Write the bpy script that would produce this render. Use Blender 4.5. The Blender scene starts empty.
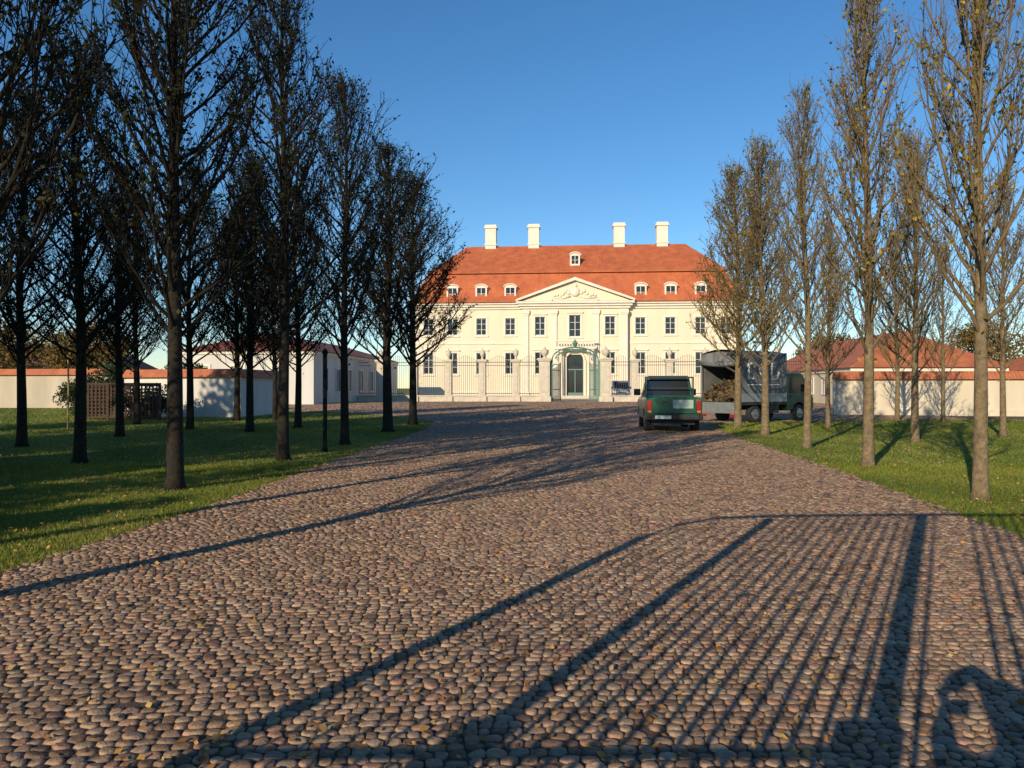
import bpy, math, random
import numpy as np
from mathutils import Vector, Matrix
random.seed(7); rng = np.random.default_rng(7)
scn = bpy.context.scene
COL = scn.collection
R = math.radians
F = 770.0; HZ = 388.0; CAMH = 1.6
AX = R(4.68)
SA, CA = math.sin(AX), math.cos(AX)
EL = R(19.5); AZ = R(29.4)

def gz(y):
    t = min(1, max(0, (y-35)/37)); return 0.25*t*t*(3-2*t)
def gzn(y):
    t = np.clip((y-35)/37, 0, 1); return 0.25*t*t*(3-2*t)
def P(p, D):
    return (p*CA + D*SA, -p*SA + D*CA)
def gp(px, py):
    Y = CAMH*F/(py-HZ); return ((px-512)/F*Y, Y)

# ------------------------------------------------------------------ materials
def newmat(name):
    m = bpy.data.materials.new(name); m.use_nodes = True
    nt = m.node_tree; b = nt.nodes['Principled BSDF']
    return m, nt, b
def mat(name, c1, c2=None, scale=6, rough=0.7, bump=0.0, bscale=None, metal=0, coat=0, detail=5, spec=0.5, streak=False):
    m, nt, b = newmat(name)
    b.inputs['Roughness'].default_value = rough; b.inputs['Metallic'].default_value = metal
    b.inputs['Coat Weight'].default_value = coat
    b.inputs['Coat Roughness'].default_value = 0.08
    b.inputs['Specular IOR Level'].default_value = spec
    if c2 is None: c2 = tuple(x*0.8 for x in c1)
    tc = nt.nodes.new('ShaderNodeTexCoord')
    n = nt.nodes.new('ShaderNodeTexNoise'); n.inputs['Scale'].default_value = scale; n.inputs['Detail'].default_value = detail
    n.inputs['Roughness'].default_value = 0.65
    if streak:
        mp = nt.nodes.new('ShaderNodeMapping'); mp.inputs['Scale'].default_value = (1, 1, 0.15)
        nt.links.new(tc.outputs['Object'], mp.inputs['Vector']); nt.links.new(mp.outputs['Vector'], n.inputs['Vector'])
    else:
        nt.links.new(tc.outputs['Object'], n.inputs['Vector'])
    r = nt.nodes.new('ShaderNodeValToRGB')
    r.color_ramp.elements[0].position = 0.3; r.color_ramp.elements[1].position = 0.7
    r.color_ramp.elements[0].color = (*c2, 1); r.color_ramp.elements[1].color = (*c1, 1)
    nt.links.new(n.outputs['Fac'], r.inputs['Fac']); nt.links.new(r.outputs['Color'], b.inputs['Base Color'])
    if bump:
        n2 = nt.nodes.new('ShaderNodeTexNoise'); n2.inputs['Scale'].default_value = bscale or scale*4; n2.inputs['Detail'].default_value = 6
        nt.links.new(tc.outputs['Object'], n2.inputs['Vector'])
        bm = nt.nodes.new('ShaderNodeBump'); bm.inputs['Strength'].default_value = bump; bm.inputs['Distance'].default_value = 0.03
        nt.links.new(n2.outputs['Fac'], bm.inputs['Height']); nt.links.new(bm.outputs['Normal'], b.inputs['Normal'])
    return m
def attrmat(name, stops, rough=0.8, bump=0.0, bscale=60, nz=0.3, nscale=20, sss=0):
    m, nt, b = newmat(name)
    b.inputs['Roughness'].default_value = rough
    b.inputs['Specular IOR Level'].default_value = 0.3
    a = nt.nodes.new('ShaderNodeAttribute'); a.attribute_name = 'tone'
    r = nt.nodes.new('ShaderNodeValToRGB'); cr = r.color_ramp
    while len(cr.elements) > 1: cr.elements.remove(cr.elements[0])
    cr.elements[0].position = stops[0][0]; cr.elements[0].color = (*stops[0][1], 1)
    for p, c in stops[1:]:
        e = cr.elements.new(p); e.color = (*c, 1)
    nt.links.new(a.outputs['Fac'], r.inputs['Fac'])
    tc = nt.nodes.new('ShaderNodeTexCoord')
    n = nt.nodes.new('ShaderNodeTexNoise'); n.inputs['Scale'].default_value = nscale; n.inputs['Detail'].default_value = 6
    nt.links.new(tc.outputs['Object'], n.inputs['Vector'])
    mr = nt.nodes.new('ShaderNodeMapRange'); mr.inputs[1].default_value = 0.25; mr.inputs[2].default_value = 0.75
    mr.inputs[3].default_value = 1-nz; mr.inputs[4].default_value = 1+nz
    nt.links.new(n.outputs['Fac'], mr.inputs[0])
    mx = nt.nodes.new('ShaderNodeVectorMath'); mx.operation = 'SCALE'
    nt.links.new(r.outputs['Color'], mx.inputs[0]); nt.links.new(mr.outputs[0], mx.inputs['Scale'])
    nt.links.new(mx.outputs[0], b.inputs['Base Color'])
    if bump:
        n2 = nt.nodes.new('ShaderNodeTexNoise'); n2.inputs['Scale'].default_value = bscale; n2.inputs['Detail'].default_value = 5
        nt.links.new(tc.outputs['Object'], n2.inputs['Vector'])
        bm = nt.nodes.new('ShaderNodeBump'); bm.inputs['Strength'].default_value = bump; bm.inputs['Distance'].default_value = 0.01
        nt.links.new(n2.outputs['Fac'], bm.inputs['Height']); nt.links.new(bm.outputs['Normal'], b.inputs['Normal'])
    if sss:
        tr = nt.nodes.new('ShaderNodeBsdfTranslucent'); nt.links.new(mx.outputs[0], tr.inputs['Color'])
        ms = nt.nodes.new('ShaderNodeMixShader'); ms.inputs[0].default_value = sss
        out = nt.nodes['Material Output']
        nt.links.new(b.outputs[0], ms.inputs[1]); nt.links.new(tr.outputs[0], ms.inputs[2]); nt.links.new(ms.outputs[0], out.inputs['Surface'])
    return m
def roofmat(name, c1, c2):
    m = mat(name, c1, c2, scale=0.9, rough=0.75, detail=8)
    nt = m.node_tree; b = nt.nodes['Principled BSDF']
    tc = nt.nodes.new('ShaderNodeTexCoord')
    w = nt.nodes.new('ShaderNodeTexWave'); w.wave_type = 'BANDS'; w.bands_direction = 'Z'; w.wave_profile = 'SAW'; w.inputs['Scale'].default_value = 1.3
    w.inputs['Distortion'].default_value = 0.3
    w2 = nt.nodes.new('ShaderNodeTexWave'); w2.bands_direction = 'X'; w2.inputs['Scale'].default_value = 1.6
    nt.links.new(tc.outputs['Object'], w.inputs['Vector']); nt.links.new(tc.outputs['Object'], w2.inputs['Vector'])
    ad = nt.nodes.new('ShaderNodeMath'); ad.operation = 'ADD'
    nt.links.new(w.outputs['Fac'], ad.inputs[0]); nt.links.new(w2.outputs['Fac'], ad.inputs[1])
    bm = nt.nodes.new('ShaderNodeBump'); bm.inputs['Strength'].default_value = 0.5; bm.inputs['Distance'].default_value = 0.04
    nt.links.new(ad.outputs[0], bm.inputs['Height']); nt.links.new(bm.outputs['Normal'], b.inputs['Normal'])
    return m

M = {}
M['plaster'] = mat('cream_plaster', (0.79, 0.685, 0.505), (0.71, 0.605, 0.43), scale=0.5, rough=0.9, bump=0.1, streak=True)
M['trim'] = mat('pale_stone_trim', (0.80, 0.73, 0.60), (0.69, 0.62, 0.50), scale=1.2, rough=0.85, bump=0.1)
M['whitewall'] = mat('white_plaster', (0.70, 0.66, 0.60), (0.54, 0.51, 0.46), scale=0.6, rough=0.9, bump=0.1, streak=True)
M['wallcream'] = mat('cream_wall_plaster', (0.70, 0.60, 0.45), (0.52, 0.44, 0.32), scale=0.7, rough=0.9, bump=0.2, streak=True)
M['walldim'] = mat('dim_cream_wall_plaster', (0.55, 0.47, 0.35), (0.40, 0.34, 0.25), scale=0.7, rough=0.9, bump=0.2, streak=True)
M['roof'] = roofmat('red_roof_tile', (0.58, 0.155, 0.052), (0.35, 0.085, 0.033))
M['roof2'] = roofmat('orange_roof_tile', (0.54, 0.17, 0.065), (0.32, 0.095, 0.04))
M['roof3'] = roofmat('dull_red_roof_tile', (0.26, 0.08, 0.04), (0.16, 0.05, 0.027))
M['frame'] = mat('white_window_paint', (0.70, 0.68, 0.62), (0.62, 0.60, 0.55), rough=0.5)
M['glass'] = mat('window_glass', (0.03, 0.035, 0.04), (0.015, 0.018, 0.022), scale=0.8, rough=0.08)
M['stone'] = mat('pier_sandstone', (0.66, 0.58, 0.46), (0.48, 0.41, 0.31), scale=2.5, rough=0.9, bump=0.2)
M['iron'] = mat('grey_iron', (0.06, 0.06, 0.055), (0.035, 0.035, 0.03), rough=0.5)
M['verdigris'] = mat('green_gate_paint', (0.13, 0.25, 0.19), (0.08, 0.17, 0.13), rough=0.5)
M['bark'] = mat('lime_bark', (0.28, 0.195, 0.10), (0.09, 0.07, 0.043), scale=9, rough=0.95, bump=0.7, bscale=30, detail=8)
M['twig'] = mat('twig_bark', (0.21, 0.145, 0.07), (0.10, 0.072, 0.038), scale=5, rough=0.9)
M['bark_shaded'] = mat('shade_toned_lime_bark', (0.038, 0.032, 0.024), (0.014, 0.012, 0.009), scale=9, rough=0.95, bump=0.7, bscale=30, detail=8, spec=0.2)  # lime bark with the left row's shade put into its colour
M['twig_shaded'] = mat('shade_toned_twig_bark', (0.025, 0.020, 0.013), (0.012, 0.010, 0.007), scale=5, rough=0.9, spec=0.2)  # twig colour darkened to stand in for shade on the left limes
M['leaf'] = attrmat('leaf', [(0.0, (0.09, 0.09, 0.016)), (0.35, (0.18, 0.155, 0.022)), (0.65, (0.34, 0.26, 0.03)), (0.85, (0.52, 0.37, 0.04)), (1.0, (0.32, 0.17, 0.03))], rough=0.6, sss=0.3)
M['leaf_shaded'] = attrmat('shade_toned_leaf', [(0.0, (0.010, 0.016, 0.005)), (0.5, (0.022, 0.029, 0.008)), (0.85, (0.045, 0.045, 0.011)), (1.0, (0.09, 0.06, 0.015))], rough=0.8, sss=0.15)  # foliage colour with shade painted in, for the left limes
M['bush'] = attrmat('bush_leaf', [(0.0, (0.015, 0.03, 0.01)), (1.0, (0.05, 0.07, 0.02))], rough=0.6, sss=0.2)
M['autumn'] = attrmat('autumn_leaf', [(0.0, (0.08, 0.07, 0.02)), (0.5, (0.20, 0.14, 0.03)), (1.0, (0.25, 0.10, 0.03))], rough=0.7, sss=0.3)
M['fallen'] = attrmat('fallen_leaf', [(0.0, (0.16, 0.07, 0.03)), (0.3, (0.32, 0.14, 0.045)), (0.6, (0.46, 0.24, 0.07)), (0.85, (0.50, 0.32, 0.09)), (1.0, (0.34, 0.25, 0.16))], rough=0.7, sss=0.15)
M['cobble'] = attrmat('cobblestone', [(0.0, (0.13, 0.080, 0.052)), (0.2, (0.21, 0.132, 0.083)), (0.4, (0.30, 0.188, 0.117)), (0.55, (0.26, 0.186, 0.13)), (0.75, (0.37, 0.245, 0.148)), (0.9, (0.32, 0.168, 0.106)), (1.0, (0.50, 0.36, 0.23))], rough=0.6, bump=0.6, bscale=90, nz=0.35, nscale=35)
M['joint'] = mat('dark_joint_soil', (0.12, 0.08, 0.05), (0.06, 0.043, 0.028), scale=8, rough=0.95, bump=0.6, bscale=70)
M['blade'] = attrmat('grass_blade', [(0.0, (0.085, 0.125, 0.012)), (0.5, (0.175, 0.215, 0.022)), (0.85, (0.28, 0.29, 0.04)), (1.0, (0.36, 0.29, 0.10))], rough=0.6, sss=0.3)
M['soil'] = mat('lawn_ground', (0.135, 0.17, 0.022), (0.08, 0.105, 0.016), scale=1.1, rough=0.95, bump=0.8, bscale=25, detail=9)
M['gravel'] = mat('court_gravel', (0.42, 0.36, 0.28), (0.30, 0.25, 0.19), scale=4, rough=0.95, bump=0.3)
M['wood'] = mat('weathered_wood', (0.075, 0.036, 0.022), (0.04, 0.02, 0.014), scale=6, rough=0.8, bump=0.3)
M['stake'] = mat('pale_wood', (0.38, 0.27, 0.13), (0.26, 0.18, 0.09), scale=6, rough=0.8)
M['black'] = mat('black_iron', (0.03, 0.03, 0.03), (0.015, 0.015, 0.015), rough=0.6)
M['postpaint'] = mat('black_green_post_paint', (0.012, 0.018, 0.014), (0.008, 0.012, 0.01), rough=0.85, spec=0.15)
M['greenpaint'] = mat('green_car_paint', (0.008, 0.085, 0.044), (0.007, 0.066, 0.036), scale=1.5, rough=0.34, coat=0.4)
M['darkgreen'] = mat('dark_green_cab_paint', (0.005, 0.045, 0.03), (0.004, 0.036, 0.025), scale=1.5, rough=0.35, coat=0.3)
M['silver'] = mat('silver_paint', (0.35, 0.36, 0.38), (0.3, 0.31, 0.33), scale=2, rough=0.3, metal=0.5, coat=0.5)
M['plastic'] = mat('black_plastic', (0.025, 0.025, 0.026), (0.018, 0.018, 0.018), rough=0.6)
M['tyre'] = mat('tyre_rubber', (0.025, 0.024, 0.023), (0.015, 0.015, 0.015), scale=12, rough=0.85)
M['rim'] = mat('wheel_metal', (0.35, 0.35, 0.35), (0.25, 0.25, 0.25), rough=0.4, metal=0.8)
M['red'] = mat('red_lamp_lens', (0.35, 0.015, 0.01), (0.28, 0.01, 0.008), rough=0.2, coat=0.5)
M['amber'] = mat('amber_lamp_lens', (0.6, 0.2, 0.02), (0.5, 0.16, 0.015), rough=0.2, coat=0.5)
M['lens'] = mat('clear_lamp_lens', (0.6, 0.6, 0.6), (0.5, 0.5, 0.52), rough=0.15, coat=0.5)
M['plate'] = mat('white_plate', (0.70, 0.70, 0.67), (0.62, 0.62, 0.60), rough=0.5)
M['palegreen'] = mat('pale_green_panel', (0.42, 0.52, 0.43), (0.30, 0.40, 0.32), scale=3, rough=0.5)
M['tarp'] = mat('grey_tarpaulin', (0.20, 0.20, 0.193), (0.11, 0.11, 0.106), scale=2.0, rough=0.65, bump=0.5, bscale=3)
M['tarplight'] = mat('pale_tarp_print', (0.78, 0.78, 0.72), (0.60, 0.60, 0.55), scale=9, rough=0.6)
M['alu'] = mat('aluminium_board', (0.42, 0.42, 0.41), (0.30, 0.30, 0.29), scale=4, rough=0.45, metal=0.6)
M['load'] = attrmat('garden_waste', [(0.0, (0.03, 0.025, 0.015)), (0.5, (0.10, 0.065, 0.035)), (1.0, (0.20, 0.14, 0.07))], rough=0.9)
M['skin'] = mat('skin', (0.5, 0.33, 0.25), (0.45, 0.29, 0.22), rough=0.6)
M['cloth'] = mat('dark_jacket_cloth', (0.03, 0.035, 0.05), (0.02, 0.024, 0.035), scale=12, rough=0.9, bump=0.3)
M['denim'] = mat('trouser_cloth', (0.05, 0.06, 0.1), (0.035, 0.04, 0.07), scale=12, rough=0.9, bump=0.3)
M['hair'] = mat('brown_hair', (0.05, 0.03, 0.02), (0.03, 0.02, 0.012), scale=20, rough=0.8)

# ------------------------------------------------------------------ mesh builders
class MB:
    def __init__(s): s.v = []; s.f = []
    def add(s, vs, fs):
        o = len(s.v); s.v += [tuple(v) for v in vs]; s.f += [tuple(i+o for i in f) for f in fs]; return s
    def box(s, x0, x1, y0, y1, z0, z1):
        return s.add([(x0,y0,z0),(x1,y0,z0),(x1,y1,z0),(x0,y1,z0),(x0,y0,z1),(x1,y0,z1),(x1,y1,z1),(x0,y1,z1)],
                     [(0,3,2,1),(4,5,6,7),(0,1,5,4),(1,2,6,5),(2,3,7,6),(3,0,4,7)])
    def frustum(s, b, z0, t, z1):
        return s.add([(b[0],b[2],z0),(b[1],b[2],z0),(b[1],b[3],z0),(b[0],b[3],z0),(t[0],t[2],z1),(t[1],t[2],z1),(t[1],t[3],z1),(t[0],t[3],z1)],
                     [(0,3,2,1),(4,5,6,7),(0,1,5,4),(1,2,6,5),(2,3,7,6),(3,0,4,7)])
    def prism_y(s, poly, y0, y1):   # poly (x,z) counterclockwise seen from -y
        n = len(poly); vs = [(x,y0,z) for x,z in poly]+[(x,y1,z) for x,z in poly]
        fs = [tuple(range(n)), tuple(range(2*n-1, n-1, -1))]
        for i in range(n):
            j = (i+1)%n; fs.append((j, i, i+n, j+n))
        return s.add(vs, fs)
    def tube(s, pts, rad, n=6, cap=True):
        pts = [Vector(p) for p in pts]
        rings = []; o = len(s.v)
        for i, p in enumerate(pts):
            d = (pts[min(i+1, len(pts)-1)]-pts[max(i-1, 0)])
            if d.length < 1e-9: d = Vector((0,0,1))
            d.normalize()
            a = d.cross(Vector((0.0,0.0,1.0)) if abs(d.z) < 0.9 else Vector((1.0,0.0,0.0))).normalized(); b = d.cross(a)
            r = rad[i] if isinstance(rad, (list, tuple)) else rad
            for k in range(n):
                t = 2*math.pi*k/n
                s.v.append(tuple(p + a*(r*math.cos(t)) + b*(r*math.sin(t))))
        for i in range(len(pts)-1):
            for k in range(n):
                k2 = (k+1)%n
                s.f.append((o+i*n+k, o+i*n+k2, o+(i+1)*n+k2, o+(i+1)*n+k))
        if cap:
            s.f.append(tuple(o+k for k in range(n-1,-1,-1))); s.f.append(tuple(o+(len(pts)-1)*n+k for k in range(n)))
        return s
    def lathe(s, cx, cy, prof, n=12):
        o = len(s.v)
        for r, z in prof:
            for k in range(n):
                t = 2*math.pi*k/n; s.v.append((cx+r*math.cos(t), cy+r*math.sin(t), z))
        for i in range(len(prof)-1):
            for k in range(n):
                k2 = (k+1)%n; s.f.append((o+i*n+k, o+i*n+k2, o+(i+1)*n+k2, o+(i+1)*n+k))
        s.f.append(tuple(o+k for k in range(n-1,-1,-1))); s.f.append(tuple(o+(len(prof)-1)*n+k for k in range(n)))
        return s
    def lathe_y(s, cx, cz, prof, n=20):   # profile (r, y)
        o = len(s.v)
        for r, y in prof:
            for k in range(n):
                t = 2*math.pi*k/n; s.v.append((cx+r*math.cos(t), y, cz+r*math.sin(t)))
        for i in range(len(prof)-1):
            for k in range(n):
                k2 = (k+1)%n; s.f.append((o+i*n+k, o+(i+1)*n+k, o+(i+1)*n+k2, o+i*n+k2))
        s.f.append(tuple(o+k for k in range(n))); s.f.append(tuple(o+(len(prof)-1)*n+k for k in range(n-1,-1,-1)))
        return s
    def pane(s, q, u0, u1, v0, v1, off):
        a, b, c, d = [Vector(x) for x in q]
        n = (b-a).cross(d-a).normalized()*off
        def at(u, v): return (a*(1-u)+b*u)*(1-v) + (d*(1-u)+c*u)*v + n
        return s.add([at(u0,v0), at(u1,v0), at(u1,v1), at(u0,v1)], [(0,1,2,3)])
    def build(s, name, m, parent=None, smooth=False, bevel=0, loc=None, segs=2):
        me = bpy.data.meshes.new(name); me.from_pydata(s.v, [], s.f); me.update()
        me.materials.append(m)
        if smooth: me.polygons.foreach_set('use_smooth', [True]*len(me.polygons))
        o = bpy.data.objects.new(name, me); COL.objects.link(o)
        if parent: o.parent = parent
        if loc: o.location = loc
        if bevel:
            bv = o.modifiers.new('bevel', 'BEVEL'); bv.width = bevel; bv.segments = segs; bv.limit_method = 'ANGLE'; bv.angle_limit = R(35)
            me.polygons.foreach_set('use_smooth', [True]*len(me.polygons))
            wn = o.modifiers.new('wn', 'WEIGHTED_NORMAL'); wn.keep_sharp = False
        return o
def npmesh(name, v, face_arrays, m, tone=None, smooth=False):
    me = bpy.data.meshes.new(name)
    me.vertices.add(len(v)); me.vertices.foreach_set('co', np.asarray(v, dtype=np.float32).ravel())
    li = np.concatenate([f.ravel() for f in face_arrays]).astype(np.int32)
    tot = np.concatenate([np.full(len(f), f.shape[1]) for f in face_arrays]).astype(np.int32)
    st = np.concatenate([[0], np.cumsum(tot)[:-1]]).astype(np.int32)
    me.loops.add(len(li)); me.loops.foreach_set('vertex_index', li)
    me.polygons.add(len(tot)); me.polygons.foreach_set('loop_start', st)
    if smooth: me.polygons.foreach_set('use_smooth', np.ones(len(tot), dtype=bool))
    me.update(calc_edges=True)
    if tone is not None:
        a = me.attributes.new('tone', 'FLOAT', 'POINT'); a.data.foreach_set('value', np.asarray(tone, dtype=np.float32))
    me.materials.append(m)
    return me
def link(name, me, parent=None, loc=None, m=None):
    o = bpy.data.objects.new(name, me); COL.objects.link(o)
    if parent: o.parent = parent
    if loc: o.location = loc
    if m: o.material_slots[0].link = 'OBJECT'; o.material_slots[0].material = m
    return o
def tag(o, label=None, cat=None, group=None, kind=None):
    if label: o['label'] = label
    if cat: o['category'] = cat
    if group: o['group'] = group
    if kind: o['kind'] = kind
    return o
def empty(name, loc, rz=0, label=None, cat=None, group=None):
    o = bpy.data.objects.new(name, None); COL.objects.link(o); o.location = loc; o.rotation_euler = (0,0,rz); o.empty_display_size = 0.3
    return tag(o, label, cat, group)
def leaf_quads(c, size, rnd, flat=0.0):
    n = len(c)
    a = rnd.normal(size=(n,3)); a[:,2] *= (1-flat); a /= np.linalg.norm(a, axis=1)[:,None]+1e-9
    b = rnd.normal(size=(n,3)); b[:,2] *= (1-flat)
    b -= a*np.sum(a*b, axis=1)[:,None]; b /= np.linalg.norm(b, axis=1)[:,None]+1e-9
    s = (size*(0.6+0.8*rnd.random(n)))[:,None]
    v = np.stack([c-a*s*0.6, c-b*s*0.42+a*s*0.05, c+a*s*0.7, c+b*s*0.42+a*s*0.05], axis=1).reshape(-1,3)
    f = np.arange(4*n).reshape(n,4)
    return v, f

# ------------------------------------------------------------------ ground, road
def left_e(y):  return np.interp(y, [-8,0,6.6,10,16.4,30,36,40,44,48,52,55,57], [-4.9,-4.7,-4.4,-4.1,-3.9,-3.3,-3.6,-5.0,-7.5,-11,-17,-26,-70])
def right_e(y): return np.interp(y, [-8,0,8.1,14.2,24,33,36,38.5,40], [4.8,4.9,5.4,6.2,7.1,8.3,11,18,70])
xs = np.array([-900,-300,-120,-60,-30,-15,0,15,30,60,120,300,900.]); ys = np.concatenate([[-300,-60,0,20], np.arange(35,74,2.), [80,120,200,400,900,2500]])
gv = np.array([(x,y,gz(y)) for y in ys for x in xs]); nx = len(xs)
gf = np.array([(j*nx+i, j*nx+i+1, (j+1)*nx+i+1, (j+1)*nx+i) for j in range(len(ys)-1) for i in range(nx-1)])
tag(link('ground', npmesh('ground', gv, [gf], M['soil'])), kind='structure')
ys = np.concatenate([np.arange(-8, 36, 0.5), np.arange(36, 76, 0.4)])
rows = [(x, y, gz(y)+0.012) for y in ys for x in np.linspace(left_e(y), right_e(y), 9)]
rf = np.array([(j*9+i, j*9+i+1, (j+1)*9+i+1, (j+1)*9+i) for j in range(len(ys)-1) for i in range(8)])
tag(link('road', npmesh('road', np.array(rows), [rf], M['joint'])), kind='structure')

def stones(y0, y1, pitch, nside, rings, xlim, hmax):
    C = []
    y = y0
    while y < y1:
        L = max(left_e(y)-0.1, -xlim(y)); Rr = min(right_e(y)+0.1, xlim(y)+0.1*y)
        x = L + random.random()*pitch
        lim = Rr; dep = pitch*random.uniform(0.92, 1.08)
        while x < lim:
            w = pitch*random.choice([random.uniform(0.75,1.1), random.uniform(0.95,1.3), random.uniform(1.1,1.5)])
            C.append((x+w/2, y+dep/2, w, dep)); x += w
        y += dep
    C = np.array(C); n = len(C)
    x = C[:,0]
    yy = C[:,1] + 0.04*np.sin(x*0.9+C[:,1]*0.35) - 0.012*x*x*np.clip(1-C[:,1]/60, 0, 1) + rng.normal(size=n)*pitch*0.028 + 0.06*x
    ew = left_e(yy)+rng.normal(size=n)*0.07; ee = right_e(yy)+rng.normal(size=n)*0.07
    keep = (x > ew) & (x < ee) & (rng.random(n) > 0.010)
    C = C[keep]; x = x[keep]; yy = yy[keep]; n = len(C)
    th = np.linspace(0, 2*np.pi, nside, endpoint=False)[None,:] + np.pi/nside + rng.normal(size=(n,1))*0.15
    p1 = rng.random((n,1))*6.28; p2 = rng.random((n,1))*6.28
    rad = 1 + 0.05*np.cos(2*th+p1) + 0.07*np.cos(3*th+p2) + rng.normal(size=(n,nside))*0.035
    a = (C[:,2]*0.5*rng.uniform(0.92,1.04,n))[:,None]; b = (C[:,3]*0.5*rng.uniform(0.83,1.0,n))[:,None]
    cs, sn = np.cos(th), np.sin(th)
    k = 1/(np.abs(cs)**3.2+np.abs(sn)**3.2)**(1/3.2)
    ex = cs*k*rad*a; ey = sn*k*rad*b
    h = (hmax*rng.uniform(0.70,1.0,n))[:,None]
    tx = rng.normal(size=(n,1))*0.09; ty = rng.normal(size=(n,1))*0.09
    V = []
    for (rr, zz) in rings:
        px = ex*rr; py = ey*rr
        V.append(np.stack([x[:,None]+px, yy[:,None]+py, zz*h + (px*tx+py*ty)*(1 if zz > 0 else 0)], axis=2))
    top = np.stack([x, yy, h[:,0]*(1+0.04*rng.normal(size=n))], axis=1)[:,None,:]
    V = np.concatenate(V+[top], axis=1)
    V[:,:,2] += gzn(V[:,:,1]) + 0.004
    nv = V.shape[1]; nr = len(rings)
    base = (np.arange(n)*nv)[:,None]
    Q = []
    for r in range(nr-1):
        for k2 in range(nside):
            kk = (k2+1)%nside
            Q.append((r*nside+k2, r*nside+kk, (r+1)*nside+kk, (r+1)*nside+k2))
    T = [((nr-1)*nside+k2, (nr-1)*nside+(k2+1)%nside, nr*nside) for k2 in range(nside)]
    Q = (base[:,:,None]+np.array(Q)[None]).reshape(-1,4); T = (base[:,:,None]+np.array(T)[None]).reshape(-1,3)
    tone = np.repeat(np.clip(rng.random(n)*0.95+0.02, 0, 1), nv)
    return V.reshape(-1,3), Q, T, tone
SV=[]; SQ=[]; ST=[]; STn=[]; off=0
for args in [(1.6, 8.5, 0.070, 8, [(1.0,-0.4),(0.98,0.55),(0.87,0.89),(0.52,0.99)], lambda y: 0.70*y+1.8, 0.024),
             (8.5, 19, 0.080, 7, [(1.0,-0.2),(0.95,0.60),(0.66,0.96)], lambda y: 0.70*y+1.5, 0.024),
             (19, 34, 0.115, 6, [(1.0,-0.2),(0.90,0.65),(0.55,0.97)], lambda y: 0.70*y+1.5, 0.029),
             (34, 46, 0.18, 6, [(1.0,-0.1),(0.78,0.8)], lambda y: 15+0.1*y, 0.036),
             (46, 75, 0.27, 5, [(1.0,-0.1),(0.75,0.8)], lambda y: 17+0.1*y, 0.040)]:
    v,q,t,tn = stones(*args)
    SV.append(v); SQ.append(q+off); ST.append(t+off); STn.append(tn); off += len(v)
tag(link('cobbled_road', npmesh('cobbled_road', np.concatenate(SV), [np.concatenate(SQ), np.concatenate(ST)], M['cobble'], np.concatenate(STn), smooth=True)), kind='structure')

c = MB(); q = [P(-21,75.6),P(21,75.6),P(21,100.5),P(-21,100.5)]
c.add([(a,b,gz(b)+0.008) for a,b in q], [(0,1,2,3)]); tag(c.build('courtyard', M['gravel']), kind='structure')

# grass blades
def blades(n, y0, y1, w, hgt):
    y = rng.uniform(y0, y1, n*3); x = rng.uniform(-0.72, 0.72, n*3)*y*1.02
    keep = ((x < left_e(y)+0.06*rng.normal(size=len(x))) | (x > right_e(y)+0.06*rng.normal(size=len(x))))
    x = x[keep][:n]; y = y[keep][:n]; n = len(x)
    th = rng.random(n)*6.28; ln = hgt*(0.5+rng.random(n)); lean = rng.normal(size=(n,2))*0.6
    ww = w*(0.6+0.8*rng.random(n))
    z = gzn(y)
    a = np.stack([x-np.cos(th)*ww, y-np.sin(th)*ww, z-0.005], 1); b = np.stack([x+np.cos(th)*ww, y+np.sin(th)*ww, z-0.005], 1)
    cc = np.stack([x+lean[:,0]*ln, y+lean[:,1]*ln, z+ln], 1)
    patch = 0.5+0.28*np.sin(x*0.8+1.3*np.sin(y*0.5))+0.2*np.sin(y*1.3+x*2.1)
    tn = np.clip(patch*0.6+rng.random(n)*0.45-0.02, 0, 1)
    tn[rng.random(n) > 0.95] = 1.0
    return np.stack([a,b,cc],1).reshape(-1,3), np.repeat(tn,3)
v1,t1 = blades(110000, 5, 16, 0.005, 0.037); v2,t2 = blades(100000, 14, 30, 0.010, 0.042); v3,t3 = blades(60000, 28, 56, 0.02, 0.05)
v = np.concatenate([v1,v2,v3])
tag(link('lawn_grass', npmesh('lawn_grass', v, [np.arange(len(v)).reshape(-1,3)], M['blade'], np.concatenate([t1,t2,t3]))), 'short green mown grass on both sides of the cobbled drive', 'grass', kind='stuff')

# fallen leaves
n = 26000
y = 2.4+rng.random(n)**1.3*38; x = rng.uniform(-0.72,0.72,n)*y
on = (x > left_e(y)) & (x < right_e(y))
edge = np.minimum(np.abs(x-left_e(y)), np.abs(x-right_e(y)))
keep = (~on) & (rng.random(n) < 0.5) | on & (rng.random(n) < 0.30+0.5*np.exp(-edge/0.5))
x=x[keep]; y=y[keep]; on=on[keep]
lv, lf = leaf_quads(np.stack([x,y,gzn(y)+np.where(on,0.033,0.045)],1), 0.032, rng, flat=0.75)
tag(link('fallen_leaves', npmesh('fallen_leaves', lv, [lf], M['fallen'], np.repeat(rng.random(len(x)),4))), 'brown and orange fallen leaves scattered over cobbles and lawn', 'leaves', kind='stuff')

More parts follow.
